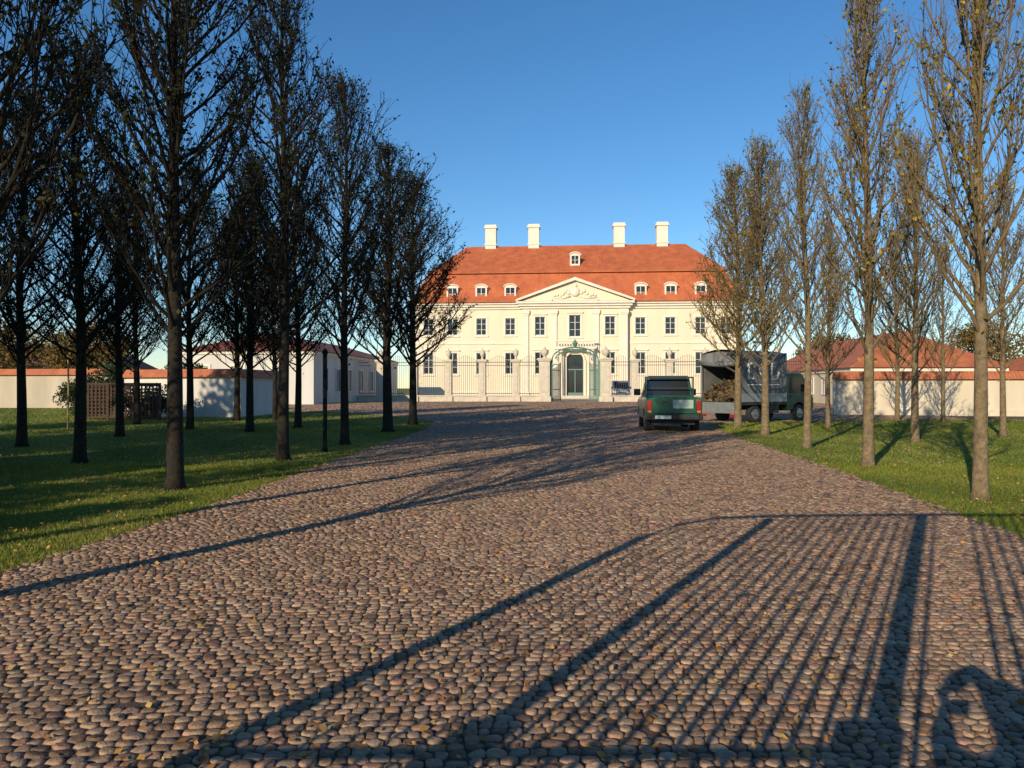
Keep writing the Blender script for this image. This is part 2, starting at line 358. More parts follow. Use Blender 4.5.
# ------------------------------------------------------------------ trees
def make_tree_meshes(seed, H, nprim=48, leafy=1.0, wide=1.0, up=0):
    rd = random.Random(seed); rn = np.random.default_rng(seed)
    tr = MB(); br = MB(); pts = []; rr = []
    N = 16; wx = rd.uniform(-.06,.06); wy = rd.uniform(-.06,.06); ph = rd.random()*6
    def axis(z):
        s = z/H
        return Vector((wx*math.sin(s*5+ph)*s*3+wx*s, wy*math.cos(s*6+ph)*s*3, z))
    for i in range(N+1):
        z = H*i/N; pts.append(axis(z)); rr.append(0.012+0.102*(1-i/N)**0.95 + (0.05 if i == 0 else 0))
    pts.insert(1, axis(0.14)); rr.insert(1, 0.125)
    tr.tube(pts, rr, 10)
    leaf = []
    for i in range(nprim):
        t = (i+rd.random())/nprim; z0 = 2.2+(H-0.5-2.2)*t**1.05
        az = i*2.39996+rd.uniform(-.5,.5)
        L = (2.35*(1-t)**0.62*min(1, 0.7+t*2.2)+0.32)*rd.uniform(0.65,1.2)*wide
        el = R(rd.uniform(36,56)+t*14+up); el2 = el+R(rd.uniform(10,32))
        p = axis(z0); path = [p.copy()]; dirs = []
        ns = 6
        for k in range(ns):
            e = el+(el2-el)*k/ns+rd.uniform(-.14,.14); az += rd.uniform(-.22,.22)
            d = Vector((math.cos(e)*math.cos(az), math.cos(e)*math.sin(az), math.sin(e)))
            dirs.append(d); p = p+d*(L/ns); path.append(p.copy())
        r0 = 0.009+0.009*L
        br.tube(path, [r0*(1-k/(ns+1))+0.004 for k in range(ns+1)], 5, cap=False)
        nsec = int(5+L*5.5)
        for j in range(nsec):
            s = 0.2+0.8*(j+rd.random())/nsec; k = min(ns-1, int(s*ns)); q = path[k]+(path[k+1]-path[k])*(s*ns-k)
            d = (dirs[k]*0.9+Vector((rd.gauss(0,.45), rd.gauss(0,.45), rd.uniform(-.05,.9)))).normalized()
            l2 = rd.uniform(.35,1.05)*(1.15-s*0.5)*min(1, L)
            d2 = (d+Vector((rd.gauss(0,.2), rd.gauss(0,.2), rd.uniform(0.1,.5)))).normalized()
            m1 = q+d*l2*0.5; m2 = m1+d2*l2*0.5
            br.tube([q,m1,m2], [0.0085,0.0065,0.004], 4, cap=False)
            for h in range(rd.randint(2,4)):
                s3 = rd.uniform(.3,1); q3 = (q+(m1-q)*(s3*2)) if s3 < .5 else (m1+(m2-m1)*(s3*2-1))
                d3 = (d2*0.8+Vector((rd.gauss(0,.5), rd.gauss(0,.5), rd.uniform(0,.9)))).normalized()
                l3 = rd.uniform(.14,.42); e3 = q3+d3*l3
                br.tube([q3,e3], [0.0055,0.003], 3, cap=False)
                if rd.random() < leafy:
                    for w in range(rd.choice([1,2,2,4])):
                        leaf.append(tuple(q3+d3*l3*rd.uniform(.3,1.1)+Vector((rd.gauss(0,.025),rd.gauss(0,.025),rd.gauss(0,.025)))))
    for i in range(150):
        z = rd.uniform(2.0,H*0.9); a = rd.random()*6.28; q = axis(z); leaf.append((q.x+math.cos(a)*rd.uniform(.1,.22), q.y+math.sin(a)*rd.uniform(.1,.22), z+rd.uniform(0,.2)))
    leaf = np.array(leaf); lv, lf = leaf_quads(leaf, 0.058, rn)
    tone = np.clip(rn.random(len(leaf))*0.75+0.12*np.sin(leaf[:,2]*2)+0.1*rn.normal(size=len(leaf))+0.1, 0, 1)
    def me(mb, name, m):
        q = mb.build(name, m, smooth=True); d = q.data; bpy.data.objects.remove(q); return d
    return me(tr,'trunk',M['bark']), me(br,'branches',M['twig']), npmesh('foliage', lv, [lf], M['leaf'], np.repeat(tone,4))
VAR = [make_tree_meshes(11+i*7, 10.0, nprim=46+3*i, leafy=[.28,.4,.34,.28,.45][i], wide=[1.0,1.08,.95,1.03,1.0][i], up=5) for i in range(5)]
VARL = [make_tree_meshes(111+i*7, 10.0, nprim=64+3*i, leafy=[.55,.7,.6,.75][i], wide=[1.0,1.1,.98,1.05][i]) for i in range(4)]
ORD = ['first','second','third','fourth','fifth','sixth','seventh','eighth','ninth','tenth','eleventh','twelfth','thirteenth']
tcount = 0
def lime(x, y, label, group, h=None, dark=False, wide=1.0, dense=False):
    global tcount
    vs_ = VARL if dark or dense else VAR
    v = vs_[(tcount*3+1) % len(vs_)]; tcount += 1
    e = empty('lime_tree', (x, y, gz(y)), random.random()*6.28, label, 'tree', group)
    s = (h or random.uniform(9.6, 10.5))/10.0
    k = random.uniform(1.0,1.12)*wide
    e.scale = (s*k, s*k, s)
    for nm, me, dm in zip(('trunk','branches','foliage'), v, ('bark_shaded','twig_shaded','leaf_shaded')): link(nm, me, e, m=M[dm] if dark else None)  # dark swaps in the copies whose colours carry painted shade
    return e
for i, (px, py) in enumerate([(980,500),(868,467),(807,448),(765,435),(738,428)]):
    X, Y = gp(px, py); lime(X, Y, f'{ORD[i]} sunlit lime tree from the camera in the row along the drive\'s right edge', 'lime trees along the right edge of the drive', wide=.92 if i<3 else 1.2, dense=i>2)
for i, (px, py) in enumerate([(915,443),(1003,437),(828,428),(943,422),(897,421)]):
    X, Y = gp(px, py); lime(X, Y, f'{ORD[i]} nearest lime tree standing back on the right lawn before the cream wall', 'lime trees back on the right lawn', h=random.uniform(8,9.5), wide=1.05)
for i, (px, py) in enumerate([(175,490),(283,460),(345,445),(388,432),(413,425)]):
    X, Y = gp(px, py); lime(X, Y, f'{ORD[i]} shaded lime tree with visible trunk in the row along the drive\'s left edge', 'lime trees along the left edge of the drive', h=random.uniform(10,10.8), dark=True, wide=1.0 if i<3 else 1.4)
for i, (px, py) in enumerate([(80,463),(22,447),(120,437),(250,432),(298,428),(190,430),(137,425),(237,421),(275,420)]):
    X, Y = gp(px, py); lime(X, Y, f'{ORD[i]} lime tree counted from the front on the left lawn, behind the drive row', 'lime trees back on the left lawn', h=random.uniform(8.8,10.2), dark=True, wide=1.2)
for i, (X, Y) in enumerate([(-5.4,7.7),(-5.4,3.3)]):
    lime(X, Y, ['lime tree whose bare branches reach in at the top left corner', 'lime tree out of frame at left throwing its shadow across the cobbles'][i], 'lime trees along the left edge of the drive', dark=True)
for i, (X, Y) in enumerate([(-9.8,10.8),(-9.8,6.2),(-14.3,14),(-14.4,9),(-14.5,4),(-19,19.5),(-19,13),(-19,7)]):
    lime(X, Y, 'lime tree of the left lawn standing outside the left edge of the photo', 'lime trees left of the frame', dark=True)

def bushy(name, x, y, h, r, label, cat, m, n, size, trunk=True, group=None):
    e = empty(name, (x,y,gz(y)), 0, label, cat, group)
    if trunk: MB().tube([(0,0,0),(0.1,0,h*.35),(0,0.1,h*.8)], [r*.07+.05, r*.05+.03, .03], 8).build('trunk', M['bark'], e, smooth=True)
    zc = h*(.6 if trunk else .5); rz = h-zc
    k = max(6, int(n/260)); cl = []
    for i in range(k):
        a = random.random()*6.28; u = random.uniform(-1,1); s = math.sqrt(1-u*u)*random.uniform(.45,.9)
        cl.append((r*s*math.cos(a), r*s*math.sin(a), zc+rz*u*.75))
    cl = np.array(cl); idx = rng.integers(0, k, n)
    d = rng.normal(size=(n,3)); d /= np.linalg.norm(d,axis=1)[:,None]; d *= (rng.random((n,1))**.4)
    pos = cl[idx]+d*np.array([r*.42, r*.42, rz*.38])
    pos[:,2] = np.maximum(pos[:,2], 0.05)
    lv, lf = leaf_quads(pos, size, rng)
    link('crown', npmesh('crown', lv, [lf], m, np.repeat(np.clip(rng.random(n)*.7+(idx%5)/16,0,1),4)), e)
    return e
for x,y,h,r in [(-22,3.5,17,3.0),(-27.5,4,18,3.4),(-18,2.2,15,2.3),(-33,8,18,3.4)]:  # unseen trees, added to throw shade over the left limes and lawn
    bushy('added_shade_tree', x, y, h, r, 'tall dense tree added out of view at left to shade the limes and lawn', 'tree', M['bush'], 6000, .30, group='added shade trees left of the frame')
for x,y,h,r in [(-12.4,1.6,5.5,1.7),(-15.2,3.2,6.0,1.9),(-10.6,0.6,4.2,1.2)]:  # unseen shrubs, added so their shadows darken the near left lawn
    bushy('added_shade_shrub', x, y, h, r, 'tall dark shrub added out of view at left to shade the near lawn', 'shrub', M['bush'], 3500, .16, trunk=False, group='added shade shrubs left of the frame')

# ------------------------------------------------------------------ palace
pal = empty('palace', (*P(0,100), 0), -AX, 'long cream palace with red mansard roof, pediment and four chimneys behind the railings', 'palace')
HW = 21.0
def wall_open(mb, x0, x1, z0, z1, y, ops, depth):
    xsb = sorted(set([x0,x1]+[o[0] for o in ops]+[o[1] for o in ops])); zsb = sorted(set([z0,z1]+[o[2] for o in ops]+[o[3] for o in ops]))
    for i in range(len(xsb)-1):
        for j in range(len(zsb)-1):
            a,b,c,d = xsb[i],xsb[i+1],zsb[j],zsb[j+1]; cx,cz=(a+b)/2,(c+d)/2
            if any(o[0]<cx<o[1] and o[2]<cz<o[3] for o in ops): continue
            mb.add([(a,y,c),(b,y,c),(b,y,d),(a,y,d)], [(0,1,2,3)])
    for a,b,c,d in ops:
        y2=y+depth
        mb.add([(a,y,c),(a,y2,c),(a,y2,d),(a,y,d)],[(0,1,2,3)]); mb.add([(b,y,c),(b,y,d),(b,y2,d),(b,y2,c)],[(0,1,2,3)])
        mb.add([(a,y,c),(b,y,c),(b,y2,c),(a,y2,c)],[(0,1,2,3)]); mb.add([(a,y,d),(a,y2,d),(b,y2,d),(b,y,d)],[(0,1,2,3)])
def window(parent, x, z0, z1, w, y, cols=2, rws=3, surround=True, hood=False, depth=0.22):
    x0,x1 = x-w/2, x+w/2; f = MB(); t=.09
    yf = y+depth-0.10; yb = y+depth-0.02
    f.box(x0,x0+t,yf,yb,z0,z1).box(x1-t,x1,yf,yb,z0,z1).box(x0+t,x1-t,yf,yb,z0,z0+t).box(x0+t,x1-t,yf,yb,z1-t,z1)
    for i in range(1,cols): cx=x0+w*i/cols; f.box(cx-.04,cx+.04,yf+.01,yb,z0+t,z1-t)
    for j in range(1,rws): cz=z0+(z1-z0)*j/rws; f.box(x0+t,x1-t,yf+.02,yb,cz-.025,cz+.025)
    o = f.build('window', M['frame'], parent)
    MB().add([(x0,y+depth,z0),(x1,y+depth,z0),(x1,y+depth,z1),(x0,y+depth,z1)],[(0,1,2,3)]).build('pane', M['glass'], o)
    if surround:
        s = MB(); k=.20
        s.box(x0-k,x0,y-.07,y+.05,z0-.05,z1+k).box(x1,x1+k,y-.07,y+.05,z0-.05,z1+k).box(x0,x1,y-.07,y+.05,z1,z1+k).box(x0-k-.08,x1+k+.08,y-.13,y+.05,z0-.23,z0-.05)
        if hood: s.box(x0-k-.12,x1+k+.12,y-.2,y+.05,z1+k+.05,z1+k+.22)
        s.build('surround', M['trim'], o)
    return o
bays = [8.4,12.2,16.0,19.2]
ops=[]
for s in (-1,1):
    for b in bays: ops += [(s*b-.65,s*b+.65,3.4,6.2),(s*b-.65,s*b+.65,8.5,10.7)]
w = MB(); wall_open(w, -HW, HW, 0, 12.2, 0, ops, .25)
w.add([(HW,0,0),(HW,16,0),(HW,16,12.2),(HW,0,12.2)],[(0,1,2,3)]).add([(-HW,0,0),(-HW,0,12.2),(-HW,16,12.2),(-HW,16,0)],[(0,1,2,3)]).add([(HW,16,0),(-HW,16,0),(-HW,16,12.2),(HW,16,12.2)],[(0,1,2,3)])
w.build('wall', M['plaster'], pal)
for s in (-1,1):
    for b in bays:
        window(pal, s*b, 3.4, 6.2, 1.3, 0, hood=True); window(pal, s*b, 8.5, 10.7, 1.3, 0)
RW=6.8; ry=-.6
rops=[(-5.15,-3.85,3.4,6.2),(3.85,5.15,3.4,6.2),(-5.15,-3.85,8.4,10.8),(3.85,5.15,8.4,10.8),(-.75,.75,8.2,11.0),(-1.15,1.15,.3,5.9)]
w = MB(); wall_open(w, -RW, RW, 0, 12.2, ry, rops, .3)
w.add([(RW,ry,0),(RW,-.01,0),(RW,-.01,12.2),(RW,ry,12.2)],[(0,1,2,3)]).add([(-RW,ry,0),(-RW,ry,12.2),(-RW,-.01,12.2),(-RW,-.01,0)],[(0,1,2,3)])
w.build('central_bay', M['plaster'], pal)
for x in (-4.5,4.5):
    window(pal,x,3.4,6.2,1.3,ry,hood=True,depth=.28); window(pal,x,8.4,10.8,1.3,ry,hood=True,depth=.28)
window(pal,0,8.2,11.0,1.5,ry,hood=True,depth=.28)
d = MB().box(-1.15,-1.0,ry+.2,ry+.4,.3,5.9).box(1.0,1.15,ry+.2,ry+.4,.3,5.9).box(-.06,.06,ry+.2,ry+.4,.3,3.9).box(-1.0,1.0,ry+.2,ry+.4,3.9,4.05).box(-1.0,1.0,ry+.22,ry+.4,.3,1.0)
do = d.build('door', M['verdigris'], pal)
MB().box(-1.0,-.06,ry+.32,ry+.35,1.0,3.9).box(.06,1.0,ry+.32,ry+.35,1.0,3.9).box(-1.0,1.0,ry+.32,ry+.35,4.05,5.9).build('pane', M['glass'], do)
arc = MB(); pts=[(1.2*math.cos(t)*1.0, 5.2+1.1*math.sin(t)) for t in np.linspace(0,math.pi,13)]
arc.tube([(a,ry-.1,b) for a,b in pts], .16, 8).box(-1.38,-1.08,ry-.22,ry+.02,.3,5.2).box(1.08,1.38,ry-.22,ry+.02,.3,5.2).build('door_surround', M['trim'], pal)
b = MB(); b.box(-2.6,2.6,ry-1.4,ry,6.55,6.85)
for i in range(15): b.lathe(-2.4+i*4.8/14, ry-1.25, [(.05,6.85),(.10,7.05),(.05,7.3),(.06,7.55)],6)
b.box(-2.6,2.6,ry-1.4,ry-1.1,7.55,7.7); b.build('balcony', M['trim'], pal)
for x in (-2.2,-1.75,1.75,2.2):
    MB().lathe(x, ry-1.0, [(.28,.3),(.28,.6),(.19,.7),(.2,3),(.16,6.1),(.26,6.2),(.28,6.54)],10).build('column', M['trim'], pal, smooth=True)
st = MB()
for i in range(4): st.box(-3.4+i*.25,3.4-i*.25,ry-2.6+i*.4,ry,0.0+i*.12+.13,.25+i*.12+.02)
st.build('steps', M['stone'], pal)
for x in (-6.35,-2.7,2.7,6.35):
    pl = MB().box(x-.36,x+.36,ry-.2,ry+.02,1.0,11.0).box(x-.46,x+.46,ry-.28,ry+.02,.25,1.0).box(x-.42,x+.42,ry-.26,ry+.02,11.0,11.2).box(x-.5,x+.5,ry-.34,ry+.02,11.2,11.65)
    pl.build('pilaster', M['trim'], pal)
for s in (-1,1):
    q=MB()
    for i in range(20):
        z=.5+i*.57; wd=.8 if i%2 else .55
        xx=s*HW; q.box(min(xx-s*wd,xx+s*.06),max(xx-s*wd,xx+s*.06),-.06,.4,z,z+.5)
    q.build('quoins', M['trim'], pal)
co = MB()
co.box(-HW-.2,HW+.2,-.2,16.2,11.85,12.15).box(-HW-.45,HW+.45,-.45,16.45,12.15,12.45).box(-HW-.7,HW+.7,-.7,16.7,12.45,12.72)
co.box(-RW-.25,RW+.25,ry-.25,-.2,11.86,12.16).box(-RW-.5,RW+.5,ry-.5,-.45,12.16,12.46).box(-RW-.75,RW+.75,ry-.75,-.7,12.46,12.74)
co.build('cornice', M['trim'], pal)
for s in (-1,1):
    a,b_=sorted((s*(HW+.05),s*(RW+.02)))
    MB().box(a,b_,-.1,.02,7.3,7.55).build('string_course', M['trim'], pal)
    MB().box(a,b_,-.14,.02,0,1.1).build('base_course', M['trim'], pal)
pe = MB().prism_y([(-7.2,12.74),(7.2,12.74),(0,15.35)], ry-.3, 2.2); po=pe.build('pediment', M['plaster'], pal)
rk=MB()
for s in (-1,1):
    rk.prism_y([(s*7.6,12.75),(s*7.6,13.0),(0,15.8),(0,15.4)] if s<0 else [(0,15.4),(0,15.8),(7.6,13.0),(7.6,12.75)], ry-.8, 2.2)
rk.build('raking_cornice', M['trim'], po)
ct=MB().lathe_y(0,13.95,[(.0,ry-.62),(.45,ry-.58),(.62,ry-.45),(.66,ry-.29)],16)
for s in (-1,1):
    for k in range(7):
        x=s*(.8+k*.36); z=13.95-abs(k-2)*.06-k*.10+.25*math.sin(k*1.7); r=.30-.025*k
        ct.lathe_y(x,z,[(.02,ry-.5),(r*.7,ry-.45),(r,ry-.29)],8)
    ct.tube([(s*.6,ry-.38,13.4),(s*1.6,ry-.38,13.1),(s*2.8,ry-.38,13.2)],[.12,.10,.05],6)
ct.lathe_y(0,14.75,[(.02,ry-.5),(.25,ry-.45),(.3,ry-.29)],8)
ct.build('cartouche', M['trim'], po, smooth=True)
rb=MB(); E=(-HW-.75,HW+.75,-.75,16.75); B=(-19.3,19.3,1.7,14.3)
rb.frustum(E,12.72,B,16.9)
rb.frustum((-19.65,19.65,1.35,14.65),16.9,(-15.3,15.3,7.7,8.3),21.4)
ro=rb.build('roof', M['roof'], pal)
MB().box(-19.75,19.75,1.25,14.75,16.78,16.9).tube([(-15.3,8,21.42),(15.3,8,21.42)],.14,8).tube([(-HW-.8,-.85,12.75),(HW+.8,-.85,12.75)],.09,6).build('roof_edging', M['roof2'], ro)
for x in (-11.8,-5.75,6.1,12.0):
    MB().box(x-.75,x+.75,7.3,8.7,20.0,24.0).box(x-.9,x+.9,7.15,8.85,24.0,24.25).box(x-.8,x+.8,7.25,8.75,24.25,24.5).box(x-.85,x+.85,7.2,8.8,21.6,21.8).build('chimney', M['trim'], ro)
def dormer(x, z0, y, w=1.5, h=1.9, dep=2.6):
    f=MB()
    f.box(x-w/2,x-w/2+.2,y,y+dep,z0,z0+h-.3).box(x+w/2-.2,x+w/2,y,y+dep,z0,z0+h-.3).box(x-w/2+.2,x+w/2-.2,y,y+dep,z0,z0+.22)
    pts=[(x+(w/2)*math.cos(t), z0+h-.3+.35*math.sin(t)) for t in np.linspace(0,math.pi,9)]
    f.prism_y(pts, y, y+dep)
    o=f.build('dormer', M['trim'], ro)
    pts=[(x+(w/2+.12)*math.cos(t), z0+h-.26+.45*math.sin(t)) for t in np.linspace(0,math.pi,9)]
    MB().tube([(a,y-.05,b) for a,b in pts],.08,6).build('dormer_hood', M['trim'], o)
    g=MB().box(x-w/2+.2,x+w/2-.2,y+.15,y+.2,z0+.22,z0+h-.3); g.build('pane', M['glass'], o)
    m=MB().box(x-.04,x+.04,y+.08,y+.14,z0+.22,z0+h-.3).box(x-w/2+.2,x+w/2-.2,y+.09,y+.14,z0+h*.45,z0+h*.45+.05); m.build('glazing_bar', M['frame'], o)
for x in (-16.0,-12.2,-8.4,8.4,12.2,16.0): dormer(x,13.0,-.25,1.5,1.95)
dormer(0,17.9,2.7,1.3,1.6,4)

# ------------------------------------------------------------------ wings and other buildings
def hall(name, x0, x1, y0, y1, eave, ridge, label, cat, wm, rm, wins_front=(), wins_side=(), side=1, ov=.35, hipfrac=.8):
    e = empty(name, (*P(0,0),0), -AX, label, cat)
    w = MB(); fo=[(c-.5,c+.5,zz0,zz1) for c,zz0,zz1 in wins_front]
    wall_open(w,x0,x1,0,eave,y0,fo,.2)
    w.add([(x1,y0,0),(x1,y1,0),(x1,y1,eave),(x1,y0,eave)],[(0,1,2,3)]).add([(x0,y0,0),(x0,y0,eave),(x0,y1,eave),(x0,y1,0)],[(0,1,2,3)]).add([(x1,y1,0),(x0,y1,0),(x0,y1,eave),(x1,y1,eave)],[(0,1,2,3)])
    w.build('wall', wm, e)
    MB().box(x0-.12,x1+.12,y0-.12,y1+.12,eave-.3,eave-.02).build('cornice', M['trim'], e)
    dx,dy=x1-x0,y1-y0; hf=min(dx,dy)/2*hipfrac
    if dx>dy: t=(x0+hf,x1-hf,(y0+y1)/2-.1,(y0+y1)/2+.1)
    else: t=((x0+x1)/2-.1,(x0+x1)/2+.1,y0+hf,y1-hf)
    MB().frustum((x0-ov,x1+ov,y0-ov,y1+ov),eave,t,ridge).build('roof', rm, e)
    for c,zz0,zz1 in wins_front: window(e,c,zz0,zz1,1.0,y0,depth=.18)
    xs_ = x1 if side>0 else x0
    for c,zz0,zz1 in wins_side:
        f=MB(); s=side
        f.box(min(xs_+s*.02,xs_+s*.1),max(xs_+s*.02,xs_+s*.1),c-.6,c-.5,zz0,zz1).box(min(xs_+s*.02,xs_+s*.1),max(xs_+s*.02,xs_+s*.1),c+.5,c+.6,zz0,zz1).box(min(xs_+s*.02,xs_+s*.1),max(xs_+s*.02,xs_+s*.1),c-.5,c+.5,zz1-.1,zz1).box(min(xs_+s*.02,xs_+s*.1),max(xs_+s*.02,xs_+s*.1),c-.5,c+.5,zz0,zz0+.1)
        f.box(min(xs_+s*.02,xs_+s*.08),max(xs_+s*.02,xs_+s*.08),c-.03,c+.03,zz0+.1,zz1-.1)
        o=f.build('window', M['frame'], e)
        MB().box(min(xs_,xs_+s*.03),max(xs_,xs_+s*.03),c-.5,c+.5,zz0+.1,zz1-.1).build('pane', M['glass'], o)
    return e
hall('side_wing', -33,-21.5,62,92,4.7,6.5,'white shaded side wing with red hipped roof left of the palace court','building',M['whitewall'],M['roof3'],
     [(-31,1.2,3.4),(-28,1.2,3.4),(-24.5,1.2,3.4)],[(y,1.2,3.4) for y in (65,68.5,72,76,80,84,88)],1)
hall('side_wing', 21.5,33,62,92,3.2,6.4,'low cream side wing with orange hipped roof right of the palace court','building',M['wallcream'],M['roof2'],
     [(24.5,1.0,2.5),(28,1.0,2.5)],[(y,1.0,2.6) for y in (65,68.5,72,76,80,84,88)],-1)
hall('outbuilding', 36,70,60,70,3.0,6.0,'long low outbuilding with orange tiled roof at the right edge','building',M['wallcream'],M['roof2'])
hall('outbuilding', -75,-50,80,90,3.4,6.6,'brownish outbuilding roof behind the boundary wall at far left','building',M['wallcream'],mat('brown_roof_tile',(0.16,0.075,0.045),(0.10,0.05,0.03),rough=.8))

def garden_wall(pts, h, label, m=None, cop=M['roof2']):
    e = empty('garden_wall', (pts[0][0],pts[0][1],gz(pts[0][1])), 0, label, 'wall')
    w=MB(); c=MB(); x0,y0=pts[0]
    for (ax,ay),(bx,by) in zip(pts[:-1],pts[1:]):
        d=Vector((bx-ax,by-ay)); L=d.length; d.normalize(); n=Vector((-d.y,d.x))
        def prism(mb, half, z0, half1, z1):
            vs=[]
            for z,hf in ((z0,half),(z1,half1)):
                for (qx,qy,sg) in ((ax,ay,-1),(bx,by,-1),(bx,by,1),(ax,ay,1)): vs.append((qx-x0+n.x*hf*sg,qy-y0+n.y*hf*sg,z))
            mb.add(vs,[(0,3,2,1),(4,5,6,7),(0,1,5,4),(1,2,6,5),(2,3,7,6),(3,0,4,7)])
        prism(w,.18,-.3,.18,h-.45); prism(w,.24,-.3,.24,.35); prism(c,.40,h-.45,.05,h)
    w.build('wall', m or M['wallcream'], e); c.build('coping', cop, e)
    return e
garden_wall([(18.6,44.6),(30,42.2),(60,39)],2.5,'sunlit cream garden wall with tiled coping behind the right lawn')
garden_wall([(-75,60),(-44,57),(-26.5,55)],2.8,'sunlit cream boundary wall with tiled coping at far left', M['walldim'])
garden_wall([(-22,44),(-18.6,42.5),(-14.8,41.5),(-14.2,47)],2.6,'short white wall with tiled coping between lime trunks on the left', M['whitewall'])

ls = empty('lattice_screen', (-19.4,38.2,gz(38)), 0.1, 'dark brown wooden lattice screen in front of the short white wall', 'fence')
f=MB()
for x in (-1.85,-.62,.62,1.85): f.box(x-.06,x+.06,-.06,.06,0,1.75)
f.box(-1.9,1.9,-.045,.045,1.75,1.85).box(-1.79,1.79,-.04,.04,.1,.2); f.build('frame', M['wood'], ls)
f=MB()
for i in range(20): x=-1.72+i*.181; f.box(x-.04,x+.04,-.03,-.01,.2,1.75)
for i in range(9): z=.28+i*.18; f.box(-1.79,1.79,.0,.02,z-.04,z+.04)
f.build('lattice', M['wood'], ls)
bushy('evergreen_shrub', -21.6, 39.8, 2.4, 1.5, 'dark evergreen shrub beside the lattice screen on the left', 'shrub', M['bush'], 6000, .09, trunk=False)
bushy('evergreen_shrub', -19.2, 39.8, 1.9, 1.7, 'dark low shrub growing behind the lattice screen on the left', 'shrub', M['bush'], 6000, .09, trunk=False)
bushy('evergreen_shrub', -20.0, 47, 3.2, 1.8, 'dark rounded shrub behind the short white wall on the left', 'shrub', M['bush'], 4000, .12, trunk=False)
bushy('evergreen_shrub', -27, 52, 3.4, 2.4, 'big dark shrub in front of the far left boundary wall', 'shrub', M['bush'], 5000, .13, trunk=False)
for i,(x,y,h,r,l) in enumerate([(-47,70,8,4.5,'ochre autumn tree behind the far left boundary wall'),(-60,74,9,5,'tall ochre autumn tree at the far left edge above the wall'),(-36,66,7,3.6,'rusty autumn tree between the wall and the white side wing'),
    (52,84,8.5,4.5,'ochre autumn tree above the outbuilding roof at the right edge'),(40,96,8,4,'olive autumn tree behind the right side wing')]):
    bushy('autumn_tree', x, y, h, r, l, 'tree', M['autumn'], 7000, .22)

s = tag(MB().tube([(0,0,-.3),(0.02,0,1.4),(0,0,2.85)],[.035,.033,.03],8).build('tree_stake', M['stake'], smooth=True, loc=(*gp(68,430),0)), 'pale wooden stake standing on the left lawn', 'stake')
e = empty('marker_post', (*gp(325,452),0), 0, 'slim dark post between lime trunks on the left lawn', 'post')
MB().lathe(0,0,[(.075,0),(.075,.1),(.055,.14),(.055,2.45)],12).build('shaft', M['postpaint'], e, smooth=True)
MB().lathe(0,0,[(.07,2.45),(.08,2.5),(.05,2.56),(.01,2.6)],12).build('cap', M['postpaint'], e, smooth=True)

# ------------------------------------------------------------------ railings, piers, gate
FD=75.0
def pier(p, h, w, label, group=None):
    x,y=P(p,FD); e=empty('gate_pier',(x,y,gz(y)-.01),-AX,label,'pier',group)
    m=MB().box(-w/2-.12,w/2+.12,-w/2-.12,w/2+.12,0,.55).box(-w/2,w/2,-w/2,w/2,.55,h-.3)
    m.box(-w/2+.15,w/2-.15,-w/2-.04,-w/2,.9,h-.7)
    m.build('shaft',M['stone'],e,bevel=.02)
    MB().box(-w/2-.1,w/2+.1,-w/2-.1,w/2+.1,h-.3,h-.18).box(-w/2-.18,w/2+.18,-w/2-.18,w/2+.18,h-.18,h).build('cap',M['stone'],e,bevel=.02)
    k=w/.95; v=.85
    MB().lathe(0,0,[(.24*k,h),(.22*k,h+.08*v),(.1*k,h+.15*v),(.12*k,h+.22*v),(.32*k,h+.5*v),(.38*k,h+.75*v),(.34*k,h+.85*v),(.4*k,h+.92*v),(.2*k,h+1.0*v),(.08*k,h+1.18*v),(.11*k,h+1.25*v),(.02,h+1.34*v)],12).build('urn',M['stone'],e,smooth=True)
    return e
side={-1:'left',1:'right'}
for s in (-1,1):
    pier(s*2.95,4.25,1.05,f'stout gate pier with urn on the {side[s]} of the green gate')
    for i,p in enumerate((5.75,9.05,12.4,15.8,19.2)):
        pier(s*p,4.15,.66,f'{ORD[i]} slim stone pier from the gate along the {side[s]} railings','slim piers of the palace railings')
def railing(p0,p1,label):
    pm=(p0+p1)/2; x,y=P(pm,FD); e=empty('iron_railing',(x,y,gz(y)-.01),-AX,label,'railing','iron railings before the palace'); L=p1-p0
    MB().box(-L/2,L/2,-.25,.25,0,.55).box(-L/2,L/2,-.31,.31,.55,.65).build('plinth',M['stone'],e)
    r=MB().box(-L/2,L/2,-.03,.03,.8,.86).box(-L/2,L/2,-.03,.03,3.85,3.91).box(-L/2,L/2,-.025,.025,3.55,3.6); r.build('rail',M['iron'],e)
    b=MB(); n=int(L/.2)
    for i in range(n):
        x=-L/2+L*(i+.5)/n; hh=4.3+.25*math.cos((i+.5)/n*2*math.pi+math.pi)
        b.tube([(x,0,.64),(x,0,hh-.12)],.018,5,cap=False).tube([(x,0,hh-.12),(x,0,hh-.07),(x,0,hh+.06)],[.018,.035,.003],5)
    b.build('bars',M['iron'],e)
pp=[2.95+.53,5.75-.33,5.75+.33,9.05-.33,9.05+.33,12.07,12.73,15.47,16.13,18.87,19.53,21.4]
for s in (-1,1):
    for i in range(6):
        a,b_=s*pp[2*i],s*pp[2*i+1]; railing(min(a,b_),max(a,b_),f'{ORD[i]} iron railing panel from the gate on the {side[s]} side')
x,y=P(0,FD); gt=empty('palace_gate',(x,y,gz(y)),-AX,'open green wrought iron gate with scrolled arch between the stout piers','gate')
